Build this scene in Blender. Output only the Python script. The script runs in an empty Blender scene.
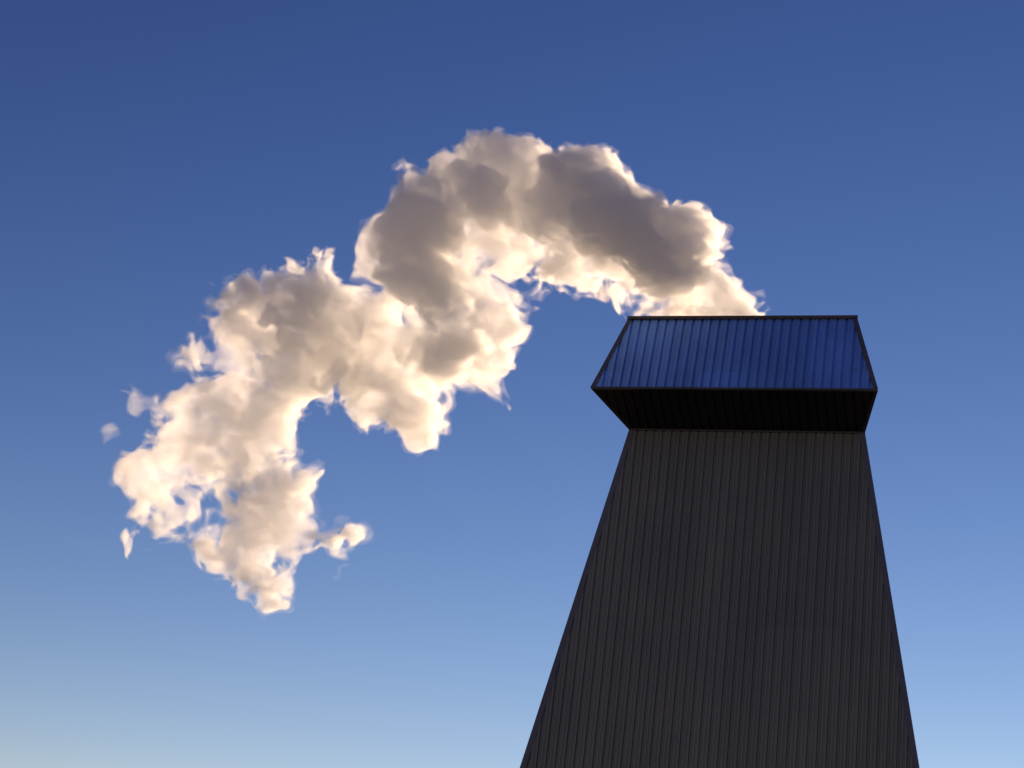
import bpy, bmesh, math, random
import numpy as np

S = bpy.context.scene
R = math.radians

# ------------------------------------------------------------------ camera
cam_d = bpy.data.cameras.new("camera")
cam = bpy.data.objects.new("camera", cam_d)
S.collection.objects.link(cam)
S.camera = cam
cam_d.sensor_width = 36.0
cam_d.lens = 1783.0 / 1024.0 * 36.0
cam_d.clip_end = 30000.0
PITCH, ROLL = 0.368, 0.116
from mathutils import Matrix, Vector
fw = Vector((0, math.cos(PITCH), math.sin(PITCH)))
r0 = Vector((1, 0, 0)); u0 = r0.cross(fw)
rt = math.cos(ROLL) * r0 + math.sin(ROLL) * u0
up = -math.sin(ROLL) * r0 + math.cos(ROLL) * u0
m = Matrix((rt, up, -fw)).transposed().to_4x4()
m.translation = Vector((0, 0, 1.6))
cam.matrix_world = m

# ------------------------------------------------------------------ sky, sun, exposure
SUN_EL, SUN_AZ = R(13.0), R(28.0)          # azimuth clockwise from +Y
W = bpy.data.worlds.new("World"); S.world = W
W.use_nodes = True
nt = W.node_tree
bg = nt.nodes["Background"]
sky = nt.nodes.new("ShaderNodeTexSky")
sky.sky_type = 'NISHITA'
sky.sun_disc = False
sky.sun_elevation = SUN_EL
sky.sun_rotation = SUN_AZ
sky.altitude = 0
sky.air_density = 1.0
sky.dust_density = 0.0
sky.ozone_density = 3.0
# a curve on each channel: the sky's own colours with a steeper fall of light towards the zenith
k_ = 0.10
pre = nt.nodes.new("ShaderNodeVectorMath"); pre.operation = 'SCALE'; pre.inputs['Scale'].default_value = k_
sep = nt.nodes.new("ShaderNodeSeparateXYZ"); com = nt.nodes.new("ShaderNodeCombineXYZ")
nt.links.new(sky.outputs[0], pre.inputs[0]); nt.links.new(pre.outputs[0], sep.inputs[0])
for ch, (gam, gain) in enumerate(((1.98, 4.35), (1.82, 1.83), (1.50, 1.25))):
    pw = nt.nodes.new("ShaderNodeMath"); pw.operation = 'POWER'; pw.inputs[1].default_value = gam
    mu = nt.nodes.new("ShaderNodeMath"); mu.operation = 'MULTIPLY'; mu.inputs[1].default_value = gain / k_
    nt.links.new(sep.outputs[ch], pw.inputs[0]); nt.links.new(pw.outputs[0], mu.inputs[0]); nt.links.new(mu.outputs[0], com.inputs[ch])
nt.links.new(com.outputs[0], bg.inputs[0])
EXPO = 0.6
bg.inputs[1].default_value = 0.10 / 2 ** EXPO

sd = bpy.data.lights.new("sun", 'SUN')
sd.energy = 4.6
sd.angle = R(0.5)
sd.color = (1.0, 0.72, 0.465)
so = bpy.data.objects.new("sun", sd); S.collection.objects.link(so)
to_sun = Vector((math.sin(SUN_AZ) * math.cos(SUN_EL), math.cos(SUN_AZ) * math.cos(SUN_EL), math.sin(SUN_EL)))
so.rotation_euler = to_sun.to_track_quat('Z', 'Y').to_euler()
so.location = to_sun * 200

S.view_settings.view_transform = 'Standard'
S.view_settings.look = 'None'
S.view_settings.gamma = 1.0
S.view_settings.exposure = EXPO
S.view_settings.use_curve_mapping = False

C = S.cycles
S.render.engine = 'CYCLES'
C.max_bounces = 16
C.volume_bounces = 10
C.transparent_max_bounces = 128
C.diffuse_bounces = 3
C.glossy_bounces = 3
C.use_denoising = True
C.denoiser = 'OPENIMAGEDENOISE'
C.sample_clamp_indirect = 6.0

# ------------------------------------------------------------------ helpers
def new_mat(name):
    mt = bpy.data.materials.new(name); mt.use_nodes = True
    return mt, mt.node_tree, mt.node_tree.nodes["Principled BSDF"]

def link_mesh(name, verts, faces, mat, parent=None, smooth=False):
    me = bpy.data.meshes.new(name)
    me.from_pydata(verts, [], faces)
    me.update()
    if smooth:
        me.polygons.foreach_set("use_smooth", [True] * len(me.polygons))
    me.materials.append(mat)
    o = bpy.data.objects.new(name, me)
    S.collection.objects.link(o)
    if parent is not None:
        o.parent = parent
    return o

def metal(name, col, rough, spec=0.5, metallic=0.0, streak=0.15, tint=None):
    """Painted profiled steel sheet: faint vertical run-off streaks and sheet-to-sheet change of tone."""
    mt, t, b = new_mat(name)
    N, L = t.nodes, t.links
    tc = N.new("ShaderNodeTexCoord")
    mp = N.new("ShaderNodeMapping"); mp.inputs['Scale'].default_value = (2.2, 2.2, 0.12)
    n1 = N.new("ShaderNodeTexNoise"); n1.inputs['Scale'].default_value = 1.6; n1.inputs['Detail'].default_value = 6
    n2 = N.new("ShaderNodeTexNoise"); n2.inputs['Scale'].default_value = 0.6; n2.inputs['Detail'].default_value = 5
    L.new(tc.outputs['Object'], mp.inputs['Vector']); L.new(mp.outputs[0], n1.inputs['Vector'])
    L.new(tc.outputs['Object'], n2.inputs['Vector'])
    ad = N.new("ShaderNodeMath"); ad.operation = 'ADD'
    L.new(n1.outputs['Fac'], ad.inputs[0]); L.new(n2.outputs['Fac'], ad.inputs[1])
    mr = N.new("ShaderNodeMapRange")
    mr.inputs[1].default_value = 0.7; mr.inputs[2].default_value = 1.3
    mr.inputs[3].default_value = 1 - streak; mr.inputs[4].default_value = 1 + streak
    L.new(ad.outputs[0], mr.inputs[0])
    mx = N.new("ShaderNodeVectorMath"); mx.operation = 'SCALE'
    mx.inputs[0].default_value = col
    # every sheet is about a metre wide and weathers in its own way; laps show as thin dirty lines
    sx = N.new("ShaderNodeSeparateXYZ"); L.new(tc.outputs['Object'], sx.inputs[0])
    fl = N.new("ShaderNodeMath"); fl.operation = 'FLOOR'
    dv = N.new("ShaderNodeMath"); dv.operation = 'DIVIDE'; dv.inputs[1].default_value = 0.904
    L.new(sx.outputs[0], dv.inputs[0]); L.new(dv.outputs[0], fl.inputs[0])
    zf = N.new("ShaderNodeMath"); zf.operation = 'DIVIDE'; zf.inputs[1].default_value = 6.1
    zl = N.new("ShaderNodeMath"); zl.operation = 'FLOOR'
    L.new(sx.outputs[2], zf.inputs[0]); L.new(zf.outputs[0], zl.inputs[0])
    cb = N.new("ShaderNodeCombineXYZ"); L.new(fl.outputs[0], cb.inputs[0]); L.new(zl.outputs[0], cb.inputs[1])
    wn = N.new("ShaderNodeTexWhiteNoise"); L.new(cb.outputs[0], wn.inputs['Vector'])
    wr = N.new("ShaderNodeMapRange"); wr.inputs[3].default_value = 1 - streak * .6; wr.inputs[4].default_value = 1 + streak * .6
    L.new(wn.outputs['Value'], wr.inputs[0])
    fz = N.new("ShaderNodeMath"); fz.operation = 'FRACT'; L.new(zf.outputs[0], fz.inputs[0])
    lt = N.new("ShaderNodeMath"); lt.operation = 'LESS_THAN'; lt.inputs[1].default_value = 0.006; L.new(fz.outputs[0], lt.inputs[0])
    lp = N.new("ShaderNodeMapRange"); lp.inputs[3].default_value = 1.0; lp.inputs[4].default_value = 0.93; L.new(lt.outputs[0], lp.inputs[0])
    m1 = N.new("ShaderNodeMath"); m1.operation = 'MULTIPLY'; L.new(wr.outputs[0], m1.inputs[0]); L.new(mr.outputs[0], m1.inputs[1])
    m2 = N.new("ShaderNodeMath"); m2.operation = 'MULTIPLY'; L.new(m1.outputs[0], m2.inputs[0]); L.new(lp.outputs[0], m2.inputs[1])
    L.new(m2.outputs[0], mx.inputs['Scale'])
    L.new(mx.outputs[0], b.inputs['Base Color'])
    rr = N.new("ShaderNodeMapRange"); rr.inputs[3].default_value = rough - .06; rr.inputs[4].default_value = rough + .06
    L.new(n2.outputs['Fac'], rr.inputs[0]); L.new(rr.outputs[0], b.inputs['Roughness'])
    b.inputs['Metallic'].default_value = metallic
    b.inputs['Specular IOR Level'].default_value = spec
    return mt

M_grey = metal("grey_cladding", (0.118, 0.117, 0.099), 0.38, 0.5, streak=.13)
M_soffit_shade = metal("shaded_soffit_cladding", (0.022, 0.023, 0.029), 0.45, 0.3)  # grey sheeting with the shade under the cap put into its colour
M_blue = metal("blue_cladding", (0.19, 0.37, 0.80), 0.50, 0.5, metallic=0.70, streak=.12)
M_dark = metal("dark_flashing", (0.045, 0.043, 0.050), 0.45, 0.4)
M_corner = metal("corner_flashing", (0.075, 0.075, 0.115), 0.45, 0.4)
M_brown = metal("coping_metal", (0.060, 0.040, 0.035), 0.5, 0.4)
M_liner = metal("stack_lining", (0.05, 0.05, 0.05), 0.8, 0.2)

# ------------------------------------------------------------------ ground
mt, t, b = new_mat("ground_soil")
N, L = t.nodes, t.links
n = N.new("ShaderNodeTexNoise"); n.inputs['Scale'].default_value = 0.15; n.inputs['Detail'].default_value = 10
tc = N.new("ShaderNodeTexCoord"); L.new(tc.outputs['Object'], n.inputs['Vector'])
cr = N.new("ShaderNodeValToRGB")
cr.color_ramp.elements[0].position = .35; cr.color_ramp.elements[0].color = (.030, .038, .018, 1)
cr.color_ramp.elements[1].position = .65; cr.color_ramp.elements[1].color = (.075, .065, .045, 1)
L.new(n.outputs['Fac'], cr.inputs[0]); L.new(cr.outputs[0], b.inputs['Base Color'])
b.inputs['Roughness'].default_value = 0.95
g = 12000
gr = link_mesh("ground", [(-g, -g, 0), (g, -g, 0), (g, g, 0), (-g, g, 0)], [(0, 1, 2, 3)], mt)
gr["kind"] = "structure"

# ------------------------------------------------------------------ the tower
tower = bpy.data.objects.new("stack_tower", None)
S.collection.objects.link(tower)
tower.location = (5.856, 42.0, 0)
tower.rotation_euler = (0, 0, -0.296)
tower["label"] = "tapering dark grey corrugated metal tower with a blue flared cap, below the steam"
tower["category"] = "tower"

CONV = 0.30                     # the plan narrows towards the back
DX = -0.06                       # the cap sits a little off the shaft's middle
DEPTH = 4.2
def ring(w, y, z, dx=0.0, dep=DEPTH):
    wb = w - CONV * dep
    return [Vector((dx - w, y, z)), Vector((dx + w, y, z)), Vector((dx + wb, y + dep, z)), Vector((dx - wb, y + dep, z))]

base = ring(6.292, -1.110, 0.0, -.02, 6.4)
neck = ring(2.934, 0.0, 17.255, .10)
eave = ring(3.499, -1.576, 17.769, DX, DEPTH + 2.2)
top = ring(2.866, -0.844, 19.972, DX, DEPTH + .9)

def sheet(name, a, b, c, d, mat, parent, pitch=0.226, depth=0.045, groove=0.055, phase=0.0, minor=0.012, y_inset=0.0):
    """Profiled sheet on the quad a-b (bottom) / d-c (top): flats with narrow grooves and a faint mid rib, cut along the
    slanting sides.  Ribs run square to the bottom edge."""
    U = (b - a).normalized()
    mid = (d + c) / 2 - (a + b) / 2
    V = (mid - U * mid.dot(U)).normalized()
    Nn = U.cross(V).normalized()
    P = lambda p: ((p - a).dot(U), (p - a).dot(V))
    qa, qb, qc, qd = P(a), P(b), P(c), P(d)
    H = (qc[1] + qd[1]) / 2
    lo, hi = min(qa[0], qd[0]), max(qb[0], qc[0])
    bps = []
    k = math.floor(lo / pitch) - 1
    while k * pitch < hi + pitch:
        x = k * pitch + phase
        h = groove / 2
        bps += [(x - h - .012, 0.0), (x - h + .006, -depth), (x + h - .006, -depth), (x + h + .012, 0.0)]
        if minor:
            m0 = x + pitch / 2
            bps += [(m0 - .022, 0.0), (m0 - .008, -minor), (m0 + .008, -minor), (m0 + .022, 0.0)]
        k += 1
    xs = [p[0] for p in bps]; hs = [p[1] for p in bps]
    for e in (qa[0], qb[0], qc[0], qd[0]):
        if lo - 1e-6 <= e <= hi + 1e-6:
            bps.append((e, float(np.interp(e, xs, hs))))
    bps = sorted(p for p in bps if lo - 1e-6 <= p[0] <= hi + 1e-6)
    def vr(x):
        v0, v1 = 0.0, H
        if qd[0] > qa[0] and x < qd[0]: v1 = min(v1, H * (x - qa[0]) / (qd[0] - qa[0]))
        if qd[0] < qa[0] and x < qa[0]: v0 = max(v0, H * (x - qa[0]) / (qd[0] - qa[0]))
        if qc[0] < qb[0] and x > qc[0]: v1 = min(v1, H * (x - qb[0]) / (qc[0] - qb[0]))
        if qc[0] > qb[0] and x > qb[0]: v0 = max(v0, H * (x - qb[0]) / (qc[0] - qb[0]))
        return v0, max(v0, v1)
    vs, fs = [], []
    for x, h in bps:
        v0, v1 = vr(x)
        for v in (v0, v1):
            p = a + U * x + V * v + Nn * (h - y_inset)
            vs.append(tuple(p))
    for i in range(len(bps) - 1):
        fs.append((2 * i, 2 * i + 2, 2 * i + 3, 2 * i + 1))
    return link_mesh(name, vs, fs, mat, parent)

def bar(name, pts_faces, mat, parent):
    return link_mesh(name, pts_faces[0], pts_faces[1], mat, parent)

def strip(a, b, n1, w1, n2, w2, th=0.03):
    """An angle flashing along the edge a-b: two legs of widths w1, w2 running along directions n1, n2 (unit, in the two
    sheets' planes), th thick, standing outside the sheets."""
    out = -(n1 + n2)
    out.normalize()
    vs, fs = [], []
    e0 = out * (th * 1.3)
    i0 = out * 0.004
    for p in (a, b):
        vs += [tuple(p + n1 * w1 + i0 * 0 + out * .008), tuple(p + e0), tuple(p + n2 * w2 + out * .008),
               tuple(p + n1 * w1 + out * .008 - (n1 * 0)), tuple(p - out * .05), tuple(p + n2 * w2)]
    # outer faces
    fs += [(0, 1, 7, 6), (1, 2, 8, 7), (3, 9, 10, 4), (4, 10, 11, 5), (2, 5, 11, 8)]
    fs += [(0, 3, 4, 5, 2, 1), (6, 7, 8, 11, 10, 9)]
    return vs, fs

def faces_between(lo, hi, name, mats, prefix_phase=0.05, **kw):
    for i in range(4):
        j = (i + 1) % 4
        sheet(name, lo[i], lo[j], hi[j], hi[i], mats, tower, phase=prefix_phase + .07 * i, **kw)

faces_between(base, neck, "wall", M_grey)
faces_between(neck, eave, "soffit", M_soffit_shade, depth=0.04)
faces_between(eave, top, "blue_panel", M_blue, depth=0.055, minor=0.007, groove=0.045)

def along(p, q, cdir):
    """Unit direction square to edge p-q, pointing the way of cdir."""
    e = (q - p).normalized()
    d = cdir - e * cdir.dot(e)
    return d.normalized()

def corner_flash(lo, hi, name, mat, w=0.17, idx=range(4)):
    for i in idx:
        j, k = (i + 1) % 4, (i - 1) % 4
        a, b = lo[i], hi[i]
        vs, fs = strip(a, b, along(a, b, lo[j] - lo[i]), w, along(a, b, lo[k] - lo[i]), w)
        link_mesh(name, vs, fs, mat, tower)

corner_flash(base, neck, "corner_trim", M_corner, 0.11)
corner_flash(eave, top, "hip_trim", M_corner, 0.085)
corner_flash(neck, eave, "hip_trim", M_dark, 0.05)

def ring_band(outer_lo, outer_hi, inner_lo, inner_hi, name, mat):
    vs = [tuple(v) for v in outer_lo + outer_hi + inner_lo + inner_hi]
    fs = []
    for i in range(4):
        j = (i + 1) % 4
        fs += [(i, j, 4 + j, 4 + i), (8 + j, 8 + i, 12 + i, 12 + j), (4 + i, 4 + j, 12 + j, 12 + i), (j, i, 8 + i, 8 + j)]
    return link_mesh(name, vs, fs, mat, tower)

# eave drip flashing where the blue panel meets the soffit
def grow(r, e, dz):
    c = sum(r, Vector()) / 4
    out = []
    for i in range(4):
        v = Vector(r[i])
        sx = -1 if i in (0, 3) else 1
        sy = -1 if i in (0, 1) else 1
        out.append(v + Vector((sx * e, sy * e, dz)))
    return out
ring_band(grow(eave, .025, -.035), grow(eave, .025, .02), grow(eave, -.10, -.035), grow(eave, -.10, .02), "drip_edge", M_dark)
# coping round the open top
ring_band(grow(top, .05, -.03), grow(top, .05, .055), grow(top, -.22, -.03), grow(top, -.22, .055), "coping", M_brown)
# neck flashing under the soffit, tucked into the corner
ring_band(grow(neck, .025, -.03), grow(neck, .03, .012), grow(neck, -.06, -.03), grow(neck, -.06, .012), "neck_trim", M_soffit_shade)
# inner lining of the open stack, seen only from above
li_hi = grow(top, -.20, 0.0); li_lo = grow(neck, -.35, 0.0)
vs = [tuple(v) for v in li_lo + li_hi]
fs = [(4 + (i + 1) % 4 - 4 + 0, i, 4 + i, 4 + (i + 1) % 4) for i in range(4)] + [(3, 2, 1, 0)]
link_mesh("lining", vs, fs, M_liner, tower)

# ------------------------------------------------------------------ the steam plume
# outline in metres over a sheet that leaves the stack's mouth at y = PY and drifts towards the viewer, given a real thickness
PY = 43.3
POLY = np.array([
(6.45,20.99), (6.07,21.88), (5.62,22.24), (5.21,22.66), (5.19,23.44), (4.67,23.92), (4.19,24.04), (3.47,24.13),
(2.83,24.60), (2.01,25.23), (1.32,25.52), (0.71,25.47), (0.29,25.01), (0.18,25.52), (-0.68,25.51), (-1.35,25.58),
(-1.91,25.18), (-2.40,24.46), (-2.99,24.15), (-3.71,23.85), (-3.71,23.21), (-3.85,22.47), (-4.07,21.92), (-3.92,21.45),
(-4.25,21.15), (-4.33,20.55), (-4.56,20.74), (-4.94,21.21), (-5.45,21.08), (-5.88,20.82), (-6.13,20.43), (-6.65,19.81),
(-7.27,19.86), (-7.84,19.60), (-7.90,18.89), (-8.33,18.14), (-8.33,17.43), (-7.82,17.36), (-7.91,16.85), (-8.45,16.43),
(-8.78,15.78), (-8.75,15.20), (-9.31,14.68), (-9.10,13.89), (-8.56,13.73), (-8.67,13.14), (-8.70,12.53), (-8.42,12.00),
(-8.23,12.68), (-7.85,13.00), (-7.42,12.69), (-6.93,12.36), (-6.33,11.96), (-5.36,11.31), (-5.04,11.41), (-4.87,11.99),
(-4.73,12.52), (-4.56,13.00), (-4.00,13.25), (-3.56,12.75), (-3.51,13.43), (-3.23,13.61), (-3.42,14.04), (-3.88,13.78),
(-4.49,13.55), (-4.87,13.98), (-4.93,14.50), (-4.51,14.88), (-5.04,15.27), (-5.35,15.80), (-4.98,16.38), (-4.39,16.67),
(-3.79,16.32), (-3.45,16.65), (-3.14,17.17), (-2.83,16.57), (-2.12,16.04), (-1.82,16.26), (-1.75,17.20), (-1.66,17.69),
(-1.26,17.87), (-0.56,17.69), (-0.15,17.49), (-0.37,18.06), (-0.07,18.65), (-0.02,19.42), (0.13,20.25), (0.49,20.91),
(1.17,20.82), (2.08,20.73), (2.94,20.69), (3.31,20.42), (3.96,19.90), (5.73,20.12), (6.41,20.81)
], dtype=np.float32)
VOX = 0.037
rng = np.random.default_rng(11)
X0, X1, Z0, Z1, HY = -10.9, 7.0, 10.2, 26.8, 3.1
xs = np.arange(X0, X1, VOX, dtype=np.float32)
zs = np.arange(Z0, Z1, VOX, dtype=np.float32)
ys = np.arange(-HY, 2.3, VOX, dtype=np.float32)
nx, nz, ny = len(xs), len(zs), len(ys)

def bspl(coords, n):
    """Dense cubic B-spline matrix from n lattice knots to the given fractional coordinates."""
    Mx = np.zeros((len(coords), n), np.float32)
    i = np.floor(coords).astype(int); f = (coords - i).astype(np.float32)
    w = [(1 - f) ** 3 / 6, (3 * f ** 3 - 6 * f ** 2 + 4) / 6, (-3 * f ** 3 + 3 * f ** 2 + 3 * f + 1) / 6, f ** 3 / 6]
    r = np.arange(len(coords))
    for k in range(4):
        Mx[r, np.clip(i + k, 0, n - 1)] += w[k]
    return Mx

def noise3(cell, sx=1.0):
    """Band-limited noise, about unit variance, with features of size cell metres."""
    def ax(c):
        q = (c - c[0]) / cell + rng.random()
        n = int(np.ceil(q[-1])) + 5
        return bspl(q, n), n
    (A, a), (B, b), (D, d) = ax(xs), ax(zs), ax(ys)
    l = rng.standard_normal((a, b, d)).astype(np.float32)
    l = np.tensordot(A, l, (1, 0))
    l = np.tensordot(l, B, (1, 1))            # x, d, z
    l = np.tensordot(l, D, (1, 1))            # x, z, y
    return l * np.float32(1 / 0.33)

def noise2(cell):
    def ax(c):
        q = (c - c[0]) / cell + rng.random()
        n = int(np.ceil(q[-1])) + 5
        return bspl(q, n), n
    (A, a), (B, b) = ax(xs), ax(zs)
    l = rng.standard_normal((a, b)).astype(np.float32)
    return (A @ l @ B.T) / 0.48

def blur2(a, s):
    k = int(3 * s / VOX); t = np.arange(-k, k + 1) * VOX
    w = np.exp(-t * t / (2 * s * s)); w /= w.sum()
    a = np.apply_along_axis(lambda v: np.convolve(np.pad(v, k, mode='edge'), w, 'valid'), 0, a)
    return np.apply_along_axis(lambda v: np.convolve(np.pad(v, k, mode='edge'), w, 'valid'), 1, a).astype(np.float32)

GX, GZ = np.meshgrid(xs, zs, indexing='ij')
d2 = np.full(GX.shape, 1e9, np.float32); inside = np.zeros(GX.shape, bool)
n_p = len(POLY)
for i in range(n_p):
    (ax_, az_), (bx_, bz_) = POLY[i], POLY[(i + 1) % n_p]
    ex, ez = bx_ - ax_, bz_ - az_
    t = np.clip(((GX - ax_) * ex + (GZ - az_) * ez) / (ex * ex + ez * ez + 1e-9), 0, 1)
    d2 = np.minimum(d2, (GX - ax_ - t * ex) ** 2 + (GZ - az_ - t * ez) ** 2)
    if abs(ez) > 1e-9:
        cross = ((az_ > GZ) != (bz_ > GZ)) & (GX < ax_ + ex * (GZ - az_) / ez)
        inside ^= cross
dist = np.sqrt(d2) * np.where(inside, 1, -1)

# openings in the cloud through which the sky shows
def gauss(x, z, r):
    return np.exp(-((GX - x) ** 2 + (GZ - z) ** 2) / (2 * r * r)).astype(np.float32)
HOLES = [(-4.40, 17.38, .45, .7), (-4.38, 20.54, .25, .9)]
for x, z, r, a in HOLES:
    dist = dist - .6 * gauss(x, z, r * 1.3)
for x, z, r, a in [(-3.1, 17.1, .7, .28), (-6.1, 12.6, .7, .25), (-8.7, 12.9, .4, .2), (-7.1, 15.0, .8, .5), (-4.6, 13.9, .45, .22), (-3.6, 13.6, .3, -.12)]:
    dist = dist + a * gauss(x, z, r)
# loose scraps off the left side of the tail
for x, z, r, a in [(-9.2, 16.35, .22, 1), (-9.85, 15.42, .13, 1)]:
    dist = np.maximum(dist, r * 1.4 - np.sqrt((GX - x) ** 2 + (GZ - z) ** 2))

tail = np.clip((19.2 - GZ) / 4.5, 0, 1) * np.clip((-3.0 - GX) / 3.0, 0, 1)      # 0 at the stack, 1 in the breaking tail
left = np.clip((-2.2 - GX) / 3.0, 0, 1)
THICK = 0.74 + .20 * noise2(1.5).astype(np.float32)
for x, z, r, a in [(-2.0, 19.6, .9, -.25), (-.3, 21.7, .7, -.30), (1.4, 22.2, .5, -.2), (1.2, 24.2, 1.3, .4),
                   (-6.7, 19.4, .8, .1), (-1.6, 18.8, .5, .5)]:
    THICK = THICK + a * gauss(x, z, r)
THICK = np.clip(THICK - .45 * tail - .15 * left, .45, 2.7)
OFF = blur2(0.45 * noise2(3.0), .3) + 0.15 * np.minimum(GX, 0)      # the plume drifts a little towards the viewer
RM = 1.25
warp = blur2(dist, .10)
warp = np.where(warp < 0, 2.2 * warp, warp)
inn = np.clip(1 - warp / RM, 0, None)[:, :, None]
F = RM * (1 - np.sqrt(inn ** 2 + ((ys[None, None, :] - OFF[:, :, None]) / THICK[:, :, None]) ** 2))
for x, z, r, a in HOLES:
    F = np.minimum(F, (np.sqrt((GX - x) ** 2 + (GZ - z) ** 2) - r * a)[:, :, None])
F = F.astype(np.float32)
FS = (1 - .55 * tail - .36 * left * (1 - tail) - .30 * gauss(-1.9, 19.5, .9) - .25 * gauss(-.4, 21.6, .8) - .25 * gauss(1.6, 22.1, .6)).clip(.22, 1)[:, :, None].astype(np.float32)
F = np.where(F > 0, F * FS, F)
# lobes that roll out of the body on the viewer's side and stand in its shade
for x, z, y, r, q in [(1.2, 24.15, -1.4, 1.35, 1.0), (2.3, 23.5, -1.6, 1.4, .9), (3.6, 22.7, -1.4, 1.4, .9), (0.2, 23.4, -1.4, 1.05, .9), (-1.3, 23.3, -1.5, 1.1, .8), (-2.8, 22.5, -1.7, 1.4, 1.1), (-2.7, 21.3, -1.9, 1.25, 1.1),
                      (4.9, 22.6, -.6, .7, .9), (-6.8, 19.5, -.5, .7, 1.0), (-1.6, 18.8, -.8, .6, .8), (-4.9, 20.5, -.6, .5, 1.0)]:
    yc = y + .15 * min(x, 0)
    dd = np.sqrt(((GX - x) ** 2 + ((GZ - z) / q) ** 2)[:, :, None] + ((ys - yc) ** 2)[None, None, :])
    F = np.maximum(F, ((1.45 if x > -4 and r > .9 else 1.0) * (r - dd)).astype(np.float32))
edge = np.clip(warp / .7, 0, 1)
amp = (0.32 + .03 * left - .02 * tail).astype(np.float32)
big = (.30 + .70 * edge).astype(np.float32)             # the large billows swell the body more than they move its outline
D_ = np.zeros_like(F)
for k, (cell, a, bil) in enumerate([(1.5, 1.0, 1), (.78, .70, 1), (.40, .54, 1), (.21, .46, 1), (.115, .32, 0), (.07, .2, 0)]):
    nn = noise3(cell)
    v = (np.abs(nn) - .8) * 1.3 if bil else nn
    v = np.clip(v, -1.1, 1.1) if k < 3 else np.clip(v, -1.8, 1.8)
    if bil:
        nn = np.clip(nn, -1.2, 1.2)
        mixv = (1 - .75 * tail)[:, :, None].astype(np.float32)
        v = v * mixv + nn * (1 - mixv)
    g_ = a * amp * (big if k < 2 else 1) * (1 + (.10 * left + .25 * tail) * (k > 1))
    D_ += g_[:, :, None].astype(np.float32) * v
F += D_
for x, z, r, a in [(-7.0, 15.0, .75, .42), (-6.5, 16.0, .6, .25), (-5.0, 13.7, .5, .22)]:       # the tail hangs together
    F += (a * gauss(x, z, r))[:, :, None] * np.exp(-((ys[None, None, :] - OFF[:, :, None]) / .5) ** 2).astype(np.float32)
del D_

def stir(A, cell, amount):
    """Drag the field about by a random flow, so that loose edges draw out into strings."""
    n = A.shape
    idx = []
    for ax in range(3):
        sh = [1, 1, 1]; sh[ax] = n[ax]
        q = np.arange(n[ax], dtype=np.float32).reshape(sh) + noise3(cell) * np.float32(amount / VOX)
        idx.append(np.clip(q, 0, n[ax] - 1.001))
    i0 = [q.astype(np.int32) for q in idx]
    f = [q - i for q, i in zip(idx, i0)]
    flat = A.ravel(); out = np.zeros_like(A)
    basei = (i0[0] * n[1] + i0[1]) * n[2] + i0[2]
    for a_ in (0, 1):
        for b_ in (0, 1):
            for c_ in (0, 1):
                w = (f[0] if a_ else 1 - f[0]) * (f[1] if b_ else 1 - f[1]) * (f[2] if c_ else 1 - f[2])
                out += w * flat[basei + ((a_ * n[1] + b_) * n[2] + c_)]
    return out
# outside the body only thin shreds are left
lim = np.where(dist > 0, 9, .05 + .7 * dist).astype(np.float32)
scr = np.maximum(gauss(-9.2, 16.35, .45), gauss(-9.85, 15.42, .35))
lim = np.where(scr > .4, .04, lim)
F = np.minimum(F, lim[:, :, None])
F = stir(F, .75, .13)
F = stir(F, .28, .07)
F -= (.085 - .035 * tail)[:, :, None].astype(np.float32)
# keep the mouth of the stack clear below the coping
F = np.minimum(F, (GZ - 18.9)[:, :, None] + np.where(GX < 2.2, 99, 0)[:, :, None]).astype(np.float32)

def surface_nets(G, iso):
    """Closed quad mesh of the level G = iso (naive surface nets)."""
    v = G - iso
    v[0] = v[-1] = -1; v[:, 0] = v[:, -1] = -1; v[:, :, 0] = v[:, :, -1] = -1
    s = v > 0
    c = [(i, j, k) for i in (0, 1) for j in (0, 1) for k in (0, 1)]
    sh = tuple(n - 1 for n in v.shape)
    cut = lambda A, o: A[o[0]:o[0] + sh[0], o[1]:o[1] + sh[1], o[2]:o[2] + sh[2]]
    cnt = np.zeros(sh, np.int8)
    for o in c: cnt += cut(s, o)
    act = (cnt > 0) & (cnt < 8)
    I = np.argwhere(act)
    idx = np.full(sh, -1, np.int32); idx[act] = np.arange(len(I))
    vals = [v[I[:, 0] + o[0], I[:, 1] + o[1], I[:, 2] + o[2]] for o in c]
    pos = np.zeros((len(I), 3), np.float32); num = np.zeros((len(I), 1), np.float32)
    for p in range(8):
        for q in range(p + 1, 8):
            op, oq = np.array(c[p]), np.array(c[q])
            if np.abs(op - oq).sum() != 1: continue
            ch = (vals[p] > 0) != (vals[q] > 0)
            t = np.where(ch, vals[p] / (vals[p] - vals[q] + 1e-12), 0)[:, None]
            pos += np.where(ch[:, None], op + t * (oq - op), 0); num += ch[:, None]
    pos = I + pos / np.maximum(num, 1)
    quads = []
    for a in range(3):
        b_, c_ = (a + 1) % 3, (a + 2) % 3
        sl0 = [slice(1, -1)] * 3; sl1 = [slice(1, -1)] * 3
        sl0[a] = slice(0, -1); sl1[a] = slice(1, None)
        ch = s[tuple(sl0)] != s[tuple(sl1)]
        E = np.argwhere(ch)
        off = np.ones(3, int); off[a] = 0
        E = E + off
        e_b = np.zeros(3, int); e_b[b_] = 1
        e_c = np.zeros(3, int); e_c[c_] = 1
        g4 = [idx[tuple((E - d_).T)] for d_ in (e_b + e_c, e_c, 0 * e_b, e_b)]
        Q = np.stack(g4, 1)
        flip = ~s[tuple(E.T)]
        Q[flip] = Q[flip][:, ::-1]
        quads.append(Q)
    return pos, np.concatenate(quads)

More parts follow.
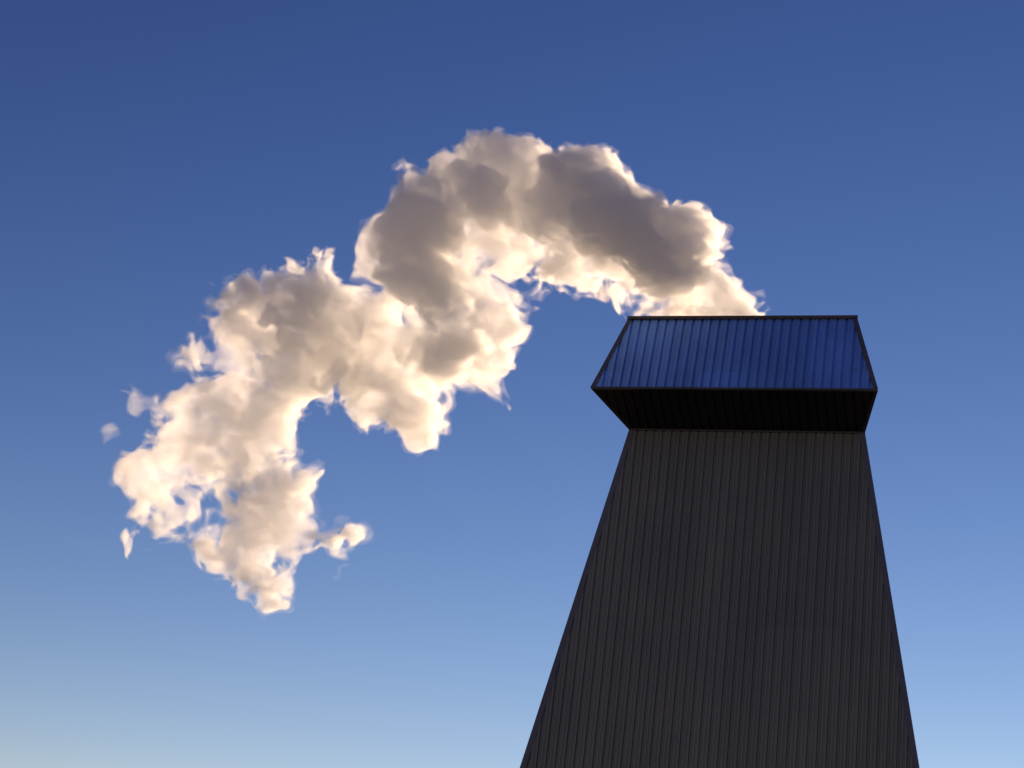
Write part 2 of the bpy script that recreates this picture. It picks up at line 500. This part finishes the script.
def volume_mat(name, dens, aniso=0.45, col=(1, 1, 1)):
    mt = bpy.data.materials.new(name); mt.use_nodes = True
    t = mt.node_tree
    t.nodes.remove(t.nodes["Principled BSDF"])
    v = t.nodes.new("ShaderNodeVolumePrincipled")
    v.inputs['Color'].default_value = (*col, 1)
    v.inputs['Density'].default_value = dens
    v.inputs['Anisotropy'].default_value = aniso
    t.links.new(v.outputs[0], t.nodes["Material Output"].inputs['Volume'])
    return mt

SHELLS = [(-0.04, 0.55), (0.06, 2.1), (0.24, 13.0)]
VEIL = (-0.13, 0.28)
def to_world(p):
    px, py, pz = X0 + p[:, 0] * VOX, p[:, 2] * VOX - HY, Z0 + p[:, 1] * VOX
    lean = np.clip((px + 9) / 6, .62, 1) * .52           # the plume's cross-section leans back as it climbs
    return np.stack([px, PY + py, pz + lean * (py - .15 * np.minimum(px, 0)) * np.clip((pz - 20.0) / 1.5 + (3.0 - px).clip(0, 9), 0, 1)], 1)

allv, allq, allm, basev = [], [], [], 0
for k, (iso, dens) in enumerate(SHELLS):
    p, q = surface_nets(F.copy(), iso)
    p = to_world(p)
    allv.append(p); allq.append(q[:, ::-1] + basev); allm.append(np.full(len(q), k, np.int32)); basev += len(p)
V_ = np.concatenate(allv).astype(np.float32); Q_ = np.concatenate(allq).astype(np.int32); Mi = np.concatenate(allm)
print("plume", len(V_), len(Q_))
def cloud_mesh(name, V, Q, M, mats):
    me = bpy.data.meshes.new(name)
    me.vertices.add(len(V)); me.vertices.foreach_set("co", V.ravel())
    me.loops.add(Q.size); me.loops.foreach_set("vertex_index", Q.ravel())
    me.polygons.add(len(Q)); me.polygons.foreach_set("loop_start", np.arange(0, Q.size, 4, dtype=np.int32))
    for mt in mats: me.materials.append(mt)
    me.polygons.foreach_set("material_index", M)
    me.update(calc_edges=True)
    o = bpy.data.objects.new(name, me)
    S.collection.objects.link(o)
    return o
pl = cloud_mesh("steam_plume", V_, Q_, Mi, [volume_mat("steam_" + n, d) for n, (i, d) in zip(("edge", "body", "heart"), SHELLS)])
pl["kind"] = "stuff"
pl["label"] = "billowing plume of white steam drifting left from the top of the tower"
pl["category"] = "steam"
p, q = surface_nets(F.copy(), VEIL[0])
ve = cloud_mesh("veil", to_world(p).astype(np.float32), np.ascontiguousarray(q[:, ::-1]).astype(np.int32), np.zeros(len(q), np.int32), [volume_mat("steam_veil", VEIL[1])])
ve.parent = pl
